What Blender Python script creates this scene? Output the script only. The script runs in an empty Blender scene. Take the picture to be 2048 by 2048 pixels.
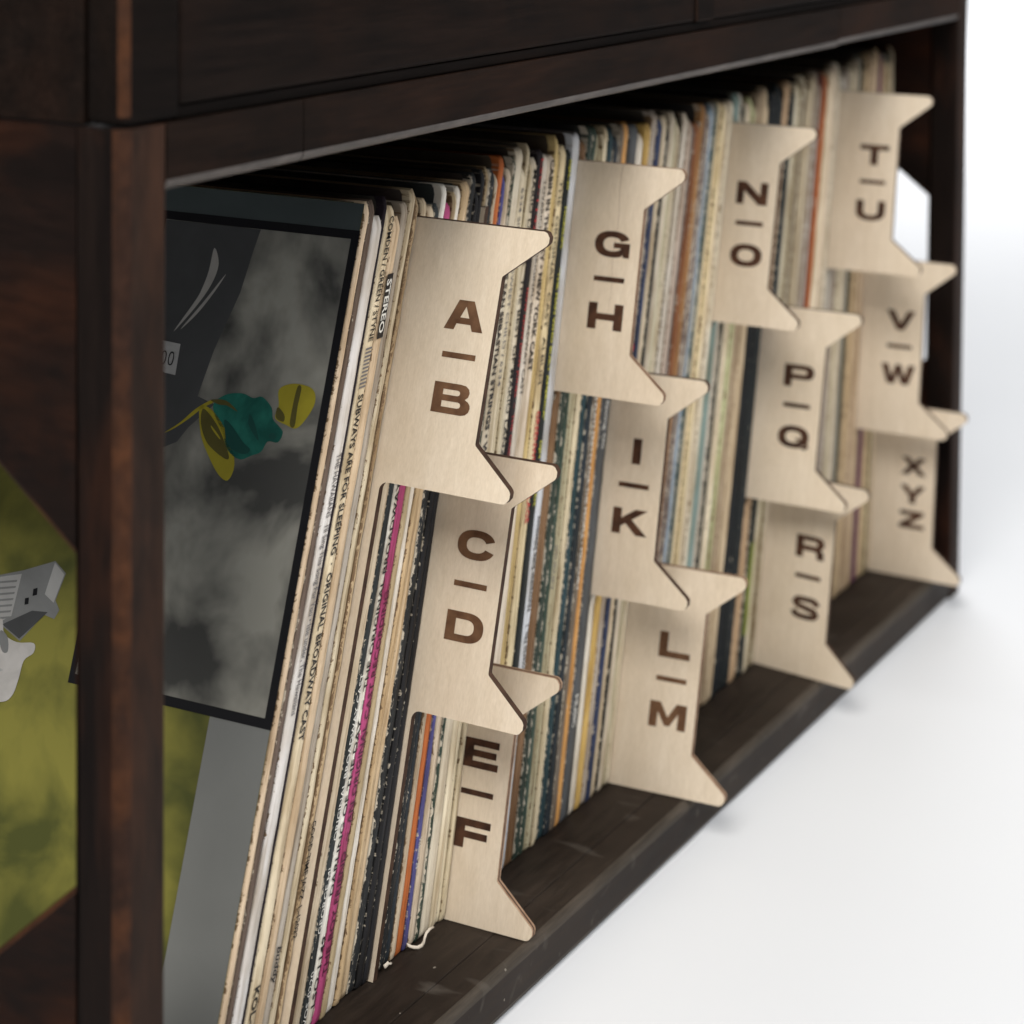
import bpy, bmesh, math, random
from math import sin, cos, tan, radians, pi
from mathutils import Vector, Matrix
from mathutils.geometry import tessellate_polygon

random.seed(7)
R = random.Random(11)
scene = bpy.context.scene
COL = scene.collection

# ------------------------------------------------------------------ camera
CAM = Vector((-0.54008, -0.41317, 0.44067))
YAW, PITCH, ROLL = 0.500441, 0.040636, 0.008023
FPX, CYPX = 4486.31, -130.71                       # focal length and optical axis in a 2048 px picture
fwd = Vector((cos(YAW), sin(YAW), 0)); rgt = Vector((sin(YAW), -cos(YAW), 0)); up = Vector((0, 0, 1))
f2 = fwd * cos(PITCH) - up * sin(PITCH); u2 = up * cos(PITCH) + fwd * sin(PITCH)
r3 = rgt * cos(ROLL) + u2 * sin(ROLL); u3 = u2 * cos(ROLL) - rgt * sin(ROLL)
cam_data = bpy.data.cameras.new('camera')
cam = bpy.data.objects.new('camera', cam_data)
COL.objects.link(cam)
M = Matrix((r3, u3, -f2)).transposed().to_4x4()
M.translation = CAM
cam.matrix_world = M
cam_data.sensor_width = 36.0
cam_data.sensor_fit = 'HORIZONTAL'
cam_data.lens = FPX / 2048 * 36.0
cam_data.shift_x = 0.0
cam_data.shift_y = (CYPX - 1024) / 2048
cam_data.clip_start = 0.01
cam_data.clip_end = 100
cam_data.dof.use_dof = True
cam_data.dof.focus_distance = 0.86
cam_data.dof.aperture_fstop = 9.5
scene.camera = cam

# ------------------------------------------------------------------ studio light
world = bpy.data.worlds.new('World')
scene.world = world
world.use_nodes = True
bg = world.node_tree.nodes['Background']
bg.inputs['Color'].default_value = (0.985, 0.99, 1.0, 1)
bg.inputs['Strength'].default_value = 0.085


def area(name, loc, target, size, power, color):
    l = bpy.data.lights.new(name, 'AREA')
    l.shape = 'RECTANGLE'
    l.size, l.size_y = size
    l.energy = power
    l.color = color
    o = bpy.data.objects.new(name, l)
    COL.objects.link(o)
    o.location = loc
    o.rotation_euler = (Vector(target) - Vector(loc)).to_track_quat('-Z', 'Y').to_euler()
    return o


area('key_softbox', (-1.72, -0.42, 2.0), (0.32, 0.0, 0.12), (1.15, 1.15), 73, (1.0, 0.965, 0.91))
area('overhead_softbox', (0.55, -1.75, 1.95), (0.45, -0.05, 0.0), (1.7, 1.0), 47, (0.985, 0.992, 1.0))
area('backdrop_softbox', (4.1, 1.6, 2.3), (4.0, 1.6, 0.0), (2.2, 2.2), 175, (1.0, 0.995, 0.99))

scene.view_settings.view_transform = 'Standard'
scene.view_settings.look = 'None'
scene.view_settings.exposure = 0.0
scene.view_settings.gamma = 1.0
scene.cycles.max_bounces = 8

# ------------------------------------------------------------------ dimensions (metres)
L, H, T = 0.7820, 0.3350, 0.0207          # opening length, height, board thickness
FR = 0.0172                               # depth of the front edging strips
DEP = 0.380                               # crate depth
YS = 0.0405                               # plane of the record spines
FLOOR = -T
LX = [.07, .11, .145, .17, .2, .24, .28, .34, .355, .38, .41, .45, .52, .56, .62, .65, .69, .73, .75]
LV = [18.6, 18.4, 17.9, 17.0, 15.0, 13.3, 12.2, 12.0, 12.6, 13.7, 14.0, 13.5, 12.9, 12.2, 10.8, 9.6, 8.2, 6.4, 5.6]


def lean(x):
    if x <= LX[0]:
        return radians(LV[0])
    for i in range(len(LX) - 1):
        if x <= LX[i + 1]:
            k = (x - LX[i]) / (LX[i + 1] - LX[i])
            return radians(LV[i] + k * (LV[i + 1] - LV[i]))
    return radians(LV[-1])


# ------------------------------------------------------------------ node helpers
def new_mat(name):
    m = bpy.data.materials.new(name)
    m.use_nodes = True
    nt = m.node_tree
    b = nt.nodes['Principled BSDF']
    return m, nt, b


def node(nt, t, **kw):
    n = nt.nodes.new(t)
    for k, v in kw.items():
        if k in n.inputs:
            n.inputs[k].default_value = v
        else:
            setattr(n, k, v)
    return n


def ramp(nt, fac, stops):
    n = nt.nodes.new('ShaderNodeValToRGB')
    e = n.color_ramp.elements
    while len(e) < len(stops):
        e.new(0.5)
    for el, (p, c) in zip(e, stops):
        el.position = p
        el.color = (*c, 1) if len(c) == 3 else c
    nt.links.new(fac, n.inputs['Fac'])
    return n.outputs['Color']


def mix(nt, fac, a, b, mode='MIX'):
    n = nt.nodes.new('ShaderNodeMix')
    n.data_type = 'RGBA'
    n.blend_type = mode
    for s, v in ((n.inputs[0], fac), (n.inputs[6], a), (n.inputs[7], b)):
        if hasattr(v, 'links'):
            nt.links.new(v, s)
        elif isinstance(v, (int, float)):
            s.default_value = v
        else:
            s.default_value = (*v, 1)
    return n.outputs[2]


def math_n(nt, op, a, b=0.0, c=None):
    n = nt.nodes.new('ShaderNodeMath')
    n.operation = op
    for i, v in enumerate((a, b, c)):
        if v is None:
            continue
        if hasattr(v, 'links'):
            nt.links.new(v, n.inputs[i])
        else:
            n.inputs[i].default_value = v
    return n.outputs[0]


def coords(nt, kind='Object', scale=(1, 1, 1), loc=(0, 0, 0), rnd=False):
    tc = nt.nodes.new('ShaderNodeTexCoord')
    mp = nt.nodes.new('ShaderNodeMapping')
    mp.inputs['Scale'].default_value = scale
    mp.inputs['Location'].default_value = loc
    nt.links.new(tc.outputs[kind], mp.inputs['Vector'])
    out = mp.outputs['Vector']
    if rnd:
        oi = nt.nodes.new('ShaderNodeObjectInfo')
        k = math_n(nt, 'MULTIPLY', oi.outputs['Random'], 37.0)
        va = nt.nodes.new('ShaderNodeVectorMath')
        va.operation = 'ADD'
        nt.links.new(out, va.inputs[0])
        nt.links.new(k, va.inputs[1])
        out = va.outputs[0]
    return out


def noise(nt, vec, scale, detail=4, rough=0.55, dist=0.0):
    n = nt.nodes.new('ShaderNodeTexNoise')
    n.inputs['Scale'].default_value = scale
    n.inputs['Detail'].default_value = detail
    n.inputs['Roughness'].default_value = rough
    n.inputs['Distortion'].default_value = dist
    nt.links.new(vec, n.inputs['Vector'])
    return n.outputs['Fac']


def bump(nt, b, h, strength, dist=0.001):
    n = nt.nodes.new('ShaderNodeBump')
    n.inputs['Strength'].default_value = strength
    n.inputs['Distance'].default_value = dist
    nt.links.new(h, n.inputs['Height'])
    nt.links.new(n.outputs['Normal'], b.inputs['Normal'])


# ------------------------------------------------------------------ materials
def stained_wood(name, dark, mid, warm, grain=(1.0, 14.0, 14.0), blotch=7.0, rough=0.5, warm_lo=0.5, warm_hi=0.72,
                 specks=False, spec=0.35):
    m, nt, b = new_mat(name)
    v = coords(nt, 'Object', grain)
    g = noise(nt, v, 9.0, 6, 0.6, 0.3)
    g2 = noise(nt, v, 42.0, 4, 0.6)
    base = ramp(nt, g, [(0.3, dark), (0.72, mid)])
    bl = noise(nt, coords(nt, 'Object', (grain[0] ** .5, grain[1] ** .35, grain[2] ** .35)), blotch, 4, 0.6, 0.4)
    wm = ramp(nt, bl, [(warm_lo, (0, 0, 0)), (warm_hi, (1, 1, 1))])
    c = mix(nt, wm, base, warm)
    fine = ramp(nt, g2, [(0.35, (0.72, 0.72, 0.72)), (0.7, (1.2, 1.2, 1.2))])
    c = mix(nt, 1.0, c, fine, 'MULTIPLY')
    if specks:
        vo = nt.nodes.new('ShaderNodeTexVoronoi')
        vo.inputs['Scale'].default_value = 70.0
        nt.links.new(coords(nt, 'Object', (1.0, 1.6, 1.0)), vo.inputs['Vector'])
        sp = math_n(nt, 'LESS_THAN', vo.outputs['Distance'], 0.055)
        keep = math_n(nt, 'GREATER_THAN', noise(nt, coords(nt, 'Object'), 33.0, 2), 0.56)
        c = mix(nt, math_n(nt, 'MULTIPLY', sp, keep), c, (0.20, 0.175, 0.145))
        sc = noise(nt, coords(nt, 'Object', (7.0, 1.6, 7.0)), 14.0, 3, 0.5, 0.6)
        sm = ramp(nt, sc, [(0.62, (0, 0, 0)), (0.78, (0.5, 0.5, 0.5))])
        c = mix(nt, sm, c, (0.11, 0.095, 0.08))
    nt.links.new(c, b.inputs['Base Color'])
    b.inputs['Roughness'].default_value = rough
    b.inputs['Specular IOR Level'].default_value = spec
    nt.links.new(math_n(nt, 'MULTIPLY_ADD', g2, 0.25, rough - 0.1), b.inputs['Roughness'])
    bump(nt, b, g, 0.25, 0.0006)
    return m


W_RAIL = stained_wood('dark_stained_rail', (.006, .0038, .0028), (.0155, .0092, .0066), (.026, .0118, .007), rough=.62, warm_lo=.42, warm_hi=.75, spec=.05)
W_UPPER = stained_wood('dark_stained_cabinet_panel', (.005, .0036, .003), (.0125, .0078, .006), (.021, .0098, .006), rough=.65, warm_lo=.45, warm_hi=.8, spec=.05)
W_STILE = stained_wood('warm_stained_stile', (.011, .0066, .0048), (.031, .0175, .012), (.055, .0245, .0138), (9, 9, 1.5), 9, .6, .45, .75, spec=.08)
W_SIDE = stained_wood('reddish_stained_side', (0.0050, 0.0030, 0.0025), (0.0110, 0.0055, 0.0040), (0.0300, 0.0100, 0.0045), (14, 1.5, 9), 11, .6, .42, .7, spec=0.08)
W_FLANK = stained_wood('black_stained_flank', (.006, .004, .0035), (.012, .0075, .006), (.034, .013, .007), (14, 14, 1), 9, .6, .5, .75, spec=.06)
W_BOT = stained_wood('dark_scuffed_shelf', (.013, .0088, .0065), (.024, .0165, .0122), (.042, .031, .0235), (1, 7, 7), 6, .55, .42, .75, specks=True, spec=.14)
W_FOOT = stained_wood('grey_brown_foot_rail', (.034, .028, .022), (.075, .061, .048), (.088, .070, .055), (1, 14, 14), 6, .55, .5, .8, specks=True, spec=.15)
W_EDGE = stained_wood('worn_edge', (0.0160, 0.0088, 0.0064), (0.0400, 0.0176, 0.0104), (0.0720, 0.0272, 0.0112), (5, 5, 5), 16, .6, .42, .66, spec=0.1)
W_LIP = stained_wood('lit_grey_edge', (.045, .036, .031), (.105, .088, .079), (.13, .11, .10), (2, 9, 9), 20, .5, .5, .8, spec=.3)  # highlight along the top rail's rounded lower edge, put into a lighter grey
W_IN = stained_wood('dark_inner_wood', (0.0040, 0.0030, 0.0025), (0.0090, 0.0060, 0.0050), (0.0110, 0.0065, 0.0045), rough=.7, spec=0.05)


def mat_floor():
    m, nt, b = new_mat('white_seamless')
    n = noise(nt, coords(nt, 'Object'), 3.0, 2)
    c = ramp(nt, n, [(0.3, (.702, .716, .740)), (0.7, (.727, .741, .763))])
    nt.links.new(c, b.inputs['Base Color'])
    b.inputs['Roughness'].default_value = 0.75
    b.inputs['Specular IOR Level'].default_value = 0.15
    return m


M_FLOOR = mat_floor()


def mat_ply():
    m, nt, b = new_mat('birch_plywood')
    v = coords(nt, 'Object', (30, 34, 1.3), rnd=True)
    g = noise(nt, v, 10.0, 5, 0.6, 0.35)
    g2 = noise(nt, v, 46.0, 3, 0.6)
    big = noise(nt, coords(nt, 'Object', (6, 9, 3), rnd=True), 5.0, 3)
    c = ramp(nt, g, [(0.25, (.675, .575, .445)), (0.55, (.725, .625, .495)), (0.8, (.765, .67, .54))])
    c = mix(nt, 1.0, c, ramp(nt, g2, [(0.3, (.93, .92, .90)), (0.7, (1.04, 1.04, 1.04))]), 'MULTIPLY')
    c = mix(nt, 1.0, c, ramp(nt, big, [(0.3, (.96, .94, .92)), (0.7, (1.03, 1.03, 1.04))]), 'MULTIPLY')
    nt.links.new(c, b.inputs['Base Color'])
    b.inputs['Roughness'].default_value = 0.5
    b.inputs['Specular IOR Level'].default_value = 0.3
    bump(nt, b, g2, 0.12, 0.0003)
    return m


def mat_burnt(name, a, c2):
    m, nt, b = new_mat(name)
    g = noise(nt, coords(nt, 'Object', (60, 60, 60), rnd=True), 2.6, 5)
    nt.links.new(ramp(nt, g, [(0.3, a), (0.75, c2)]), b.inputs['Base Color'])
    b.inputs['Roughness'].default_value = 0.75
    b.inputs['Specular IOR Level'].default_value = 0.2
    return m


M_PLY = mat_ply()
M_BURNT = mat_burnt('laser_burnt_edge', (.030, .016, .010), (.085, .045, .028))
M_CORE = mat_burnt('plywood_core_edge', (.22, .13, .08), (.40, .27, .18))
M_ENGRAVE = mat_burnt('laser_engraving', (.026, .012, .008), (.105, .046, .024))
M_ENGRAVE2 = mat_burnt('lighter_laser_engraving', (.085, .040, .020), (.19, .10, .052))


def mat_sleeve(name, worn):
    """Card sleeve: own colour from the object, worn away along its folds."""
    m, nt, b = new_mat(name)
    oi = nt.nodes.new('ShaderNodeObjectInfo')
    uv = nt.nodes.new('ShaderNodeUVMap')
    sep = nt.nodes.new('ShaderNodeSeparateXYZ')
    nt.links.new(uv.outputs['UV'], sep.inputs[0])
    off = math_n(nt, 'MULTIPLY', oi.outputs['Random'], 91.0)
    cmb = nt.nodes.new('ShaderNodeCombineXYZ')
    nt.links.new(math_n(nt, 'MULTIPLY', sep.outputs[0], 0.0055), cmb.inputs[0])
    nt.links.new(sep.outputs[1], cmb.inputs[1])
    nt.links.new(off, cmb.inputs[2])
    v = cmb.outputs[0]
    mp = nt.nodes.new('ShaderNodeMapping')
    mp.inputs['Scale'].default_value = (1.6, 0.55, 1.0)
    nt.links.new(v, mp.inputs['Vector'])
    n1 = noise(nt, mp.outputs['Vector'], 600.0, 6, 0.68, 0.8)
    mp2 = nt.nodes.new('ShaderNodeMapping')
    mp2.inputs['Scale'].default_value = (1.0, 0.05, 1.0)
    nt.links.new(v, mp2.inputs['Vector'])
    n2 = noise(nt, mp2.outputs['Vector'], 420.0, 3, 0.6)
    n3 = noise(nt, v, 26.0, 3, 0.6)
    # streaked, slightly soiled base colour
    base = mix(nt, 1.0, oi.outputs['Color'], ramp(nt, n2, [(0.36, (.70, .65, .59)), (0.5, (1.04, 1.03, 1.02)), (0.68, (1.16, 1.16, 1.16))]), 'MULTIPLY')
    base = mix(nt, 1.0, base, ramp(nt, n3, [(0.34, (.82, .77, .70)), (0.58, (1.08, 1.08, 1.08))]), 'MULTIPLY')
    # wear: strongest at the two folds of the spine
    e = math_n(nt, 'ABSOLUTE', math_n(nt, 'MULTIPLY_ADD', sep.outputs[0], 2.0, -1.0))
    e = math_n(nt, 'POWER', e, 3.0)
    w = math_n(nt, 'MULTIPLY_ADD', e, 0.30, n1)
    w = math_n(nt, 'MULTIPLY_ADD', math_n(nt, 'SUBTRACT', n3, 0.5), 0.35, w)
    thr = math_n(nt, 'MULTIPLY_ADD', oi.outputs['Alpha'], -0.30, 0.86)
    k = math_n(nt, 'MULTIPLY', math_n(nt, 'SUBTRACT', w, thr), 22.0)
    kk = nt.nodes.new('ShaderNodeClamp')
    nt.links.new(k, kk.inputs[0])
    c = mix(nt, kk.outputs[0], base, mix(nt, n2, tuple(x * .8 for x in worn), worn))
    nt.links.new(c, b.inputs['Base Color'])
    b.inputs['Roughness'].default_value = 0.58
    b.inputs['Specular IOR Level'].default_value = 0.25
    h = math_n(nt, 'MULTIPLY_ADD', kk.outputs[0], -0.7, n1)
    bump(nt, b, h, 0.35, 0.0004)
    return m


M_DARK = mat_sleeve('printed_sleeve', (.60, .53, .42))
M_PALE = mat_sleeve('aged_paper_sleeve', (.20, .125, .065))


def mat_cover():
    """Front and back of the sleeves, mostly hidden: dull printed card, each its own tint, darkened to paint in their shade."""
    m, nt, b = new_mat('sleeve_cover_print')
    oi = nt.nodes.new('ShaderNodeObjectInfo')
    c = ramp(nt, oi.outputs['Random'], [(0.0, (.030, .030, .032)), (.2, (.10, .075, .05)), (.4, (.035, .05, .055)), (.6, (.14, .11, .075)), (.8, (.05, .03, .028)), (1.0, (.11, .10, .085))])
    n = noise(nt, coords(nt, 'Object', (1, 1, 1)), 30.0, 3)
    c = mix(nt, 1.0, c, ramp(nt, n, [(.35, (.6, .6, .6)), (.65, (1.3, 1.3, 1.3))]), 'MULTIPLY')
    nt.links.new(c, b.inputs['Base Color'])
    b.inputs['Roughness'].default_value = 0.55
    b.inputs['Specular IOR Level'].default_value = 0.2
    return m


M_COVER = mat_cover()


def flat(name, col, rough=0.5, var=0.0, scale=60):
    m, nt, b = new_mat(name)
    if var:
        n = noise(nt, coords(nt, 'Object'), scale, 4, 0.6, 0.5)
        lo = tuple(max(0, x * (1 - var)) for x in col)
        hi = tuple(x * (1 + var) for x in col)
        nt.links.new(ramp(nt, n, [(0.3, lo), (0.7, hi)]), b.inputs['Base Color'])
    else:
        b.inputs['Base Color'].default_value = (*col, 1)
    b.inputs['Roughness'].default_value = rough
    b.inputs['Specular IOR Level'].default_value = 0.25
    return m


INK = {
    'black': flat('ink_black', (.018, .016, .016)), 'grey': flat('ink_grey', (.16, .15, .15)),
    'red': flat('ink_red', (.50, .03, .035)), 'yellow': flat('ink_yellow', (.62, .60, .06)),
    'white': flat('ink_white', (.72, .70, .64)), 'plum': flat('ink_plum', (.085, .012, .035)),
    'brown': flat('ink_brown', (.20, .09, .04)), 'vermilion': flat('ink_vermilion', (.62, .045, .02)),
    'green': flat('ink_olive', (.16, .19, .03), var=.3)}


# ------------------------------------------------------------------ object helpers
def link(name, me, mats, parent=None):
    o = bpy.data.objects.new(name, me)
    for m in (mats if isinstance(mats, (list, tuple)) else [mats]):
        me.materials.append(m)
    COL.objects.link(o)
    if parent:
        o.parent = parent
    return o


def thing(name, label, cat, loc=(0, 0, 0), group=None):
    o = bpy.data.objects.new(name, None)
    o.empty_display_size = 0.02
    COL.objects.link(o)
    o.location = loc
    o['label'] = label
    o['category'] = cat
    if group:
        o['group'] = group
    return o


def box_bm(x0, x1, y0, y1, z0, z1, bev=0.0, seg=2, edge_mat=1):
    bm = bmesh.new()
    vs = [bm.verts.new((x, y, z)) for x in (x0, x1) for y in (y0, y1) for z in (z0, z1)]
    for f in ((0, 1, 3, 2), (4, 6, 7, 5), (0, 4, 5, 1), (2, 3, 7, 6), (0, 2, 6, 4), (1, 5, 7, 3)):
        bm.faces.new([vs[i] for i in f])
    bmesh.ops.recalc_face_normals(bm, faces=bm.faces)
    if bev:
        bmesh.ops.bevel(bm, geom=list(bm.edges), offset=bev, segments=seg, profile=0.5, affect='EDGES', material=edge_mat)
    return bm


def board(name, dims, mats, parent, bev=0.0012, seg=2, origin=None):
    bm = box_bm(*dims, bev=bev, seg=seg)
    me = bpy.data.meshes.new(name)
    bm.to_mesh(me)
    bm.free()
    return link(name, me, mats, parent)


def poly_faces(loops):
    """Triangles of a flat shape with holes: returns (points, triangles)."""
    pts = [p for lp in loops for p in lp]
    tris = tessellate_polygon([[Vector((p[0], p[1], 0)) for p in lp] for lp in loops])
    return pts, tris


# ------------------------------------------------------------------ floor
bm = bmesh.new()
# one seamless sheet: flat, then sweeping up far behind the crate
prof = [(-4.0, 0.0), (3.0, 0.0), (5.6, 0.0)]
for i in range(1, 13):
    a = i / 12 * pi / 2
    prof.append((5.6 + 1.2 * sin(a), 1.2 - 1.2 * cos(a)))
prof.append((6.8, 3.6))
d = Vector((cos(YAW), sin(YAW), 0)); s = Vector((-sin(YAW), cos(YAW), 0))
rows = []
for (u, z) in prof:
    rows.append([bm.verts.new(d * u + s * w + Vector((0, 0, FLOOR + z))) for w in (-6, -2, 2, 6)])
for a, b in zip(rows, rows[1:]):
    for i in range(3):
        bm.faces.new((a[i], b[i], b[i + 1], a[i + 1]))
bmesh.ops.recalc_face_normals(bm, faces=bm.faces)
for f in bm.faces:
    f.smooth = True
me = bpy.data.meshes.new('floor')
bm.to_mesh(me)
bm.free()
floor = link('floor', me, M_FLOOR)
floor['kind'] = 'structure'

# ------------------------------------------------------------------ record crate
crate = thing('record_crate', 'dark stained wooden crate lying on its side holding the leaning records', 'crate')
Z0, Z1 = -T + 0.0004, H + T
G = 0.0005


def side_panel(name, x0, x1, mats, parent):
    """Side board with a large octagonal cut-out, grooved for the front stile."""
    ya, yb = FR + G, DEP
    outer = [(ya, Z0), (yb, Z0), (yb, Z1), (ya, Z1)]
    a, bq, c = 0.0174, 0.315, 0.062
    lo, hi = 0.1262, 0.2268
    hole = [(a, lo), (a + c, lo - c * .87), (bq - c, lo - c * .87), (bq, lo), (bq, hi), (bq - c, hi + c * .76), (a + c, hi + c * .76), (a, hi)]
    hole = [(max(y, ya + 0.0006), z) for y, z in hole]
    pts, tris = poly_faces([outer, hole])
    bm = bmesh.new()
    v0 = [bm.verts.new((x0, y, z)) for y, z in pts]
    v1 = [bm.verts.new((x1, y, z)) for y, z in pts]
    for t in tris:
        bm.faces.new([v0[i] for i in t])
        bm.faces.new([v1[i] for i in reversed(t)])
    for st, n in ((0, 4), (4, 8)):
        for i in range(n):
            j = (i + 1) % n
            f = bm.faces.new((v0[st + i], v0[st + j], v1[st + j], v1[st + i]))
    bmesh.ops.recalc_face_normals(bm, faces=bm.faces)
    he = [e for e in bm.edges if all(v.index >= 0 for v in e.verts)]
    bm.verts.index_update()
    n = len(pts)
    idx = set(range(4, 12)) | set(range(n + 4, n + 12))
    ed = [e for e in bm.edges if e.verts[0].index in idx and e.verts[1].index in idx and
          (e.verts[0].index < n) == (e.verts[1].index < n) and
          any(abs(f.normal.x) < .5 for f in e.link_faces)]
    bmesh.ops.bevel(bm, geom=ed, offset=0.0018, segments=2, affect='EDGES', profile=0.5, material=1)
    me = bpy.data.meshes.new(name)
    bm.to_mesh(me)
    bm.free()
    return link(name, me, mats, parent)


side_panel('side_panel', -T, -G, [W_SIDE, W_EDGE], crate)
side_panel('side_panel', L + G, L + T, [W_SIDE, W_EDGE], crate)
for x0, x1 in ((-T, 0.0), (L, L + T)):
    b_ = box_bm(x0, x1, 0.0, FR, Z0, Z1)
    out = -1 if x0 < 0 else 1
    xo = x0 if out < 0 else x1
    cor = [e for e in b_.edges if all(abs(v.co.x - xo) < 1e-6 and abs(v.co.y) < 1e-6 for v in e.verts)]
    oth = [e for e in b_.edges if e not in cor]
    bmesh.ops.bevel(b_, geom=cor, offset=0.0042, segments=4, affect='EDGES', profile=0.5, material=1)
    oth = [e for e in b_.edges if e.calc_length() > .1 and abs(e.verts[0].co.x + xo - x0 - x1) < 1e-6 and abs(e.verts[1].co.x + xo - x0 - x1) < 1e-6]
    bmesh.ops.bevel(b_, geom=oth, offset=0.0014, segments=2, affect='EDGES', profile=0.5, material=0)
    for f in b_.faces:
        f.normal_update()
        if f.material_index == 0 and f.normal.x < -.9 and f.calc_center_median().x < x0 + .001:
            f.material_index = 2
    me = bpy.data.meshes.new('stile')
    b_.to_mesh(me)
    b_.free()
    link('stile', me, [W_STILE, W_EDGE, W_FLANK], crate)
# top edging in three lengths, butted end to end
for x0, x1 in ((0.0, 0.0738), (0.0738, 0.5760), (0.5760, L)):
    dz = {0.0: 0.0, 0.0738: 0.0, 0.5760: 0.0007}[x0]
    b_ = box_bm(x0 + .0003, x1 - .0003, 0.0003, FR, H + dz, H + T, 0.0)
    lip = [e for e in b_.edges if abs(e.verts[0].co.y - .0003) < 1e-5 and abs(e.verts[1].co.y - .0003) < 1e-5 and
           abs(e.verts[0].co.z - H - dz) < 1e-5 and abs(e.verts[1].co.z - H - dz) < 1e-5]
    oth = [e for e in b_.edges if e not in lip]
    bmesh.ops.bevel(b_, geom=lip, offset=0.0034, segments=4, affect='EDGES', profile=0.5, material=1)
    me = bpy.data.meshes.new('top_rail')
    b_.to_mesh(me)
    b_.free()
    link('top_rail', me, [W_RAIL, W_LIP], crate)
board('top_board', (0.0 + G, L - G, FR + G, DEP - .007, H, H + T), [W_RAIL, W_RAIL], crate, 0.0008)
b_ = box_bm(0.0003, L - .0003, 0.0003, FR, Z0, -0.0002)
fe = [e for e in b_.edges if all(abs(v.co.y - .0003) < 1e-6 for v in e.verts) and e.calc_length() > .1]
bmesh.ops.bevel(b_, geom=fe, offset=0.0034, segments=4, affect='EDGES', profile=0.5, material=1)
me = bpy.data.meshes.new('bottom_rail')
b_.to_mesh(me)
b_.free()
link('bottom_rail', me, [W_BOT, W_FOOT], crate)
board('bottom_board', (0.0 + G, L - G, FR + G, DEP - .007, Z0, 0.0), [W_BOT, W_BOT], crate, 0.0008)
board('back_panel', (0.0 + G, L - G, DEP - .006, DEP - .0005, Z0, H + T), [W_IN, W_IN], crate, 0.0)

# ------------------------------------------------------------------ cabinet standing on the crate
cab = thing('upper_cabinet', 'closed dark stained wooden cabinet stacked on top of the record crate', 'cabinet', (0, 0, 0))
B = H + T + 0.0002
CT = B + 0.36
board('shadow_gap_rail', (0.0068, L + T - .003, 0.0022, 0.012, B, B + .0042), [W_IN, W_IN], cab, 0.0006)  # dark strip standing in for the shadow gap below the front panels
board('side_panel', (-.0203, -.0135, FR - .002, DEP, B + .0004, CT), [W_UPPER, W_UPPER], cab, 0.0007)
us = board('stile', (-.0205, 0.0066, -0.0004, FR - .0025, B + .0006, CT), [W_IN, W_EDGE], cab, 0.0028, 3)
for p in us.data.polygons:
    if p.material_index == 1 and (p.center.x > -.016 or p.center.y > .006 or p.center.z < B + .008):
        p.material_index = 0
board('stile', (0.3905, 0.4100, -0.0004, FR - .0025, B + .0044, CT), [W_IN, W_RAIL], cab, 0.0010)
board('stile', (L - .004, L + T - .001, -0.0004, FR - .0025, B + .0044, CT), [W_IN, W_IN], cab, 0.0012)
board('front_panel', (0.0069, 0.3902, 0.0006, 0.0132, B + .0045, CT), [W_UPPER, W_UPPER], cab, 0.0016, 3)
board('front_panel', (0.4103, L - .0043, 0.0006, 0.0132, B + .0045, CT), [W_UPPER, W_UPPER], cab, 0.0016, 3)
board('side_panel', (L + .010, L + T - .001, FR - .002, DEP, B + .0004, CT), [W_UPPER, W_EDGE], cab, 0.0012)
board('top_board', (-.0134, L + .0099, FR - .002, DEP, CT - .02, CT - .0005), [W_UPPER, W_UPPER], cab, 0.0012)

# ------------------------------------------------------------------ glyphs for the dividers (150 x 100 units)


def arc(cx, cy, rx, ry, a0, a1, n=14, p=2.35):
    out = []
    for i in range(n + 1):
        a = radians(a0 + (a1 - a0) * i / n)
        c, s_ = cos(a), sin(a)
        out.append((cx + rx * math.copysign(abs(c) ** (2 / p), c), cy + ry * math.copysign(abs(s_) ** (2 / p), s_)))
    return out


def ribbon(path, w):
    lft, rt = [], []
    for i, p in enumerate(path):
        a = path[max(i - 1, 0)]; b = path[min(i + 1, len(path) - 1)]
        t = Vector((b[0] - a[0], b[1] - a[1])).normalized()
        # horizontal strokes are thinner than upright ones
        ww = w * (1.0 + .42 * abs(t.y))
        n = Vector((-t.y, t.x)) * ww / 2
        lft.append((p[0] + n.x, p[1] + n.y)); rt.append((p[0] - n.x, p[1] - n.y))
    return lft + rt[::-1]


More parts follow.
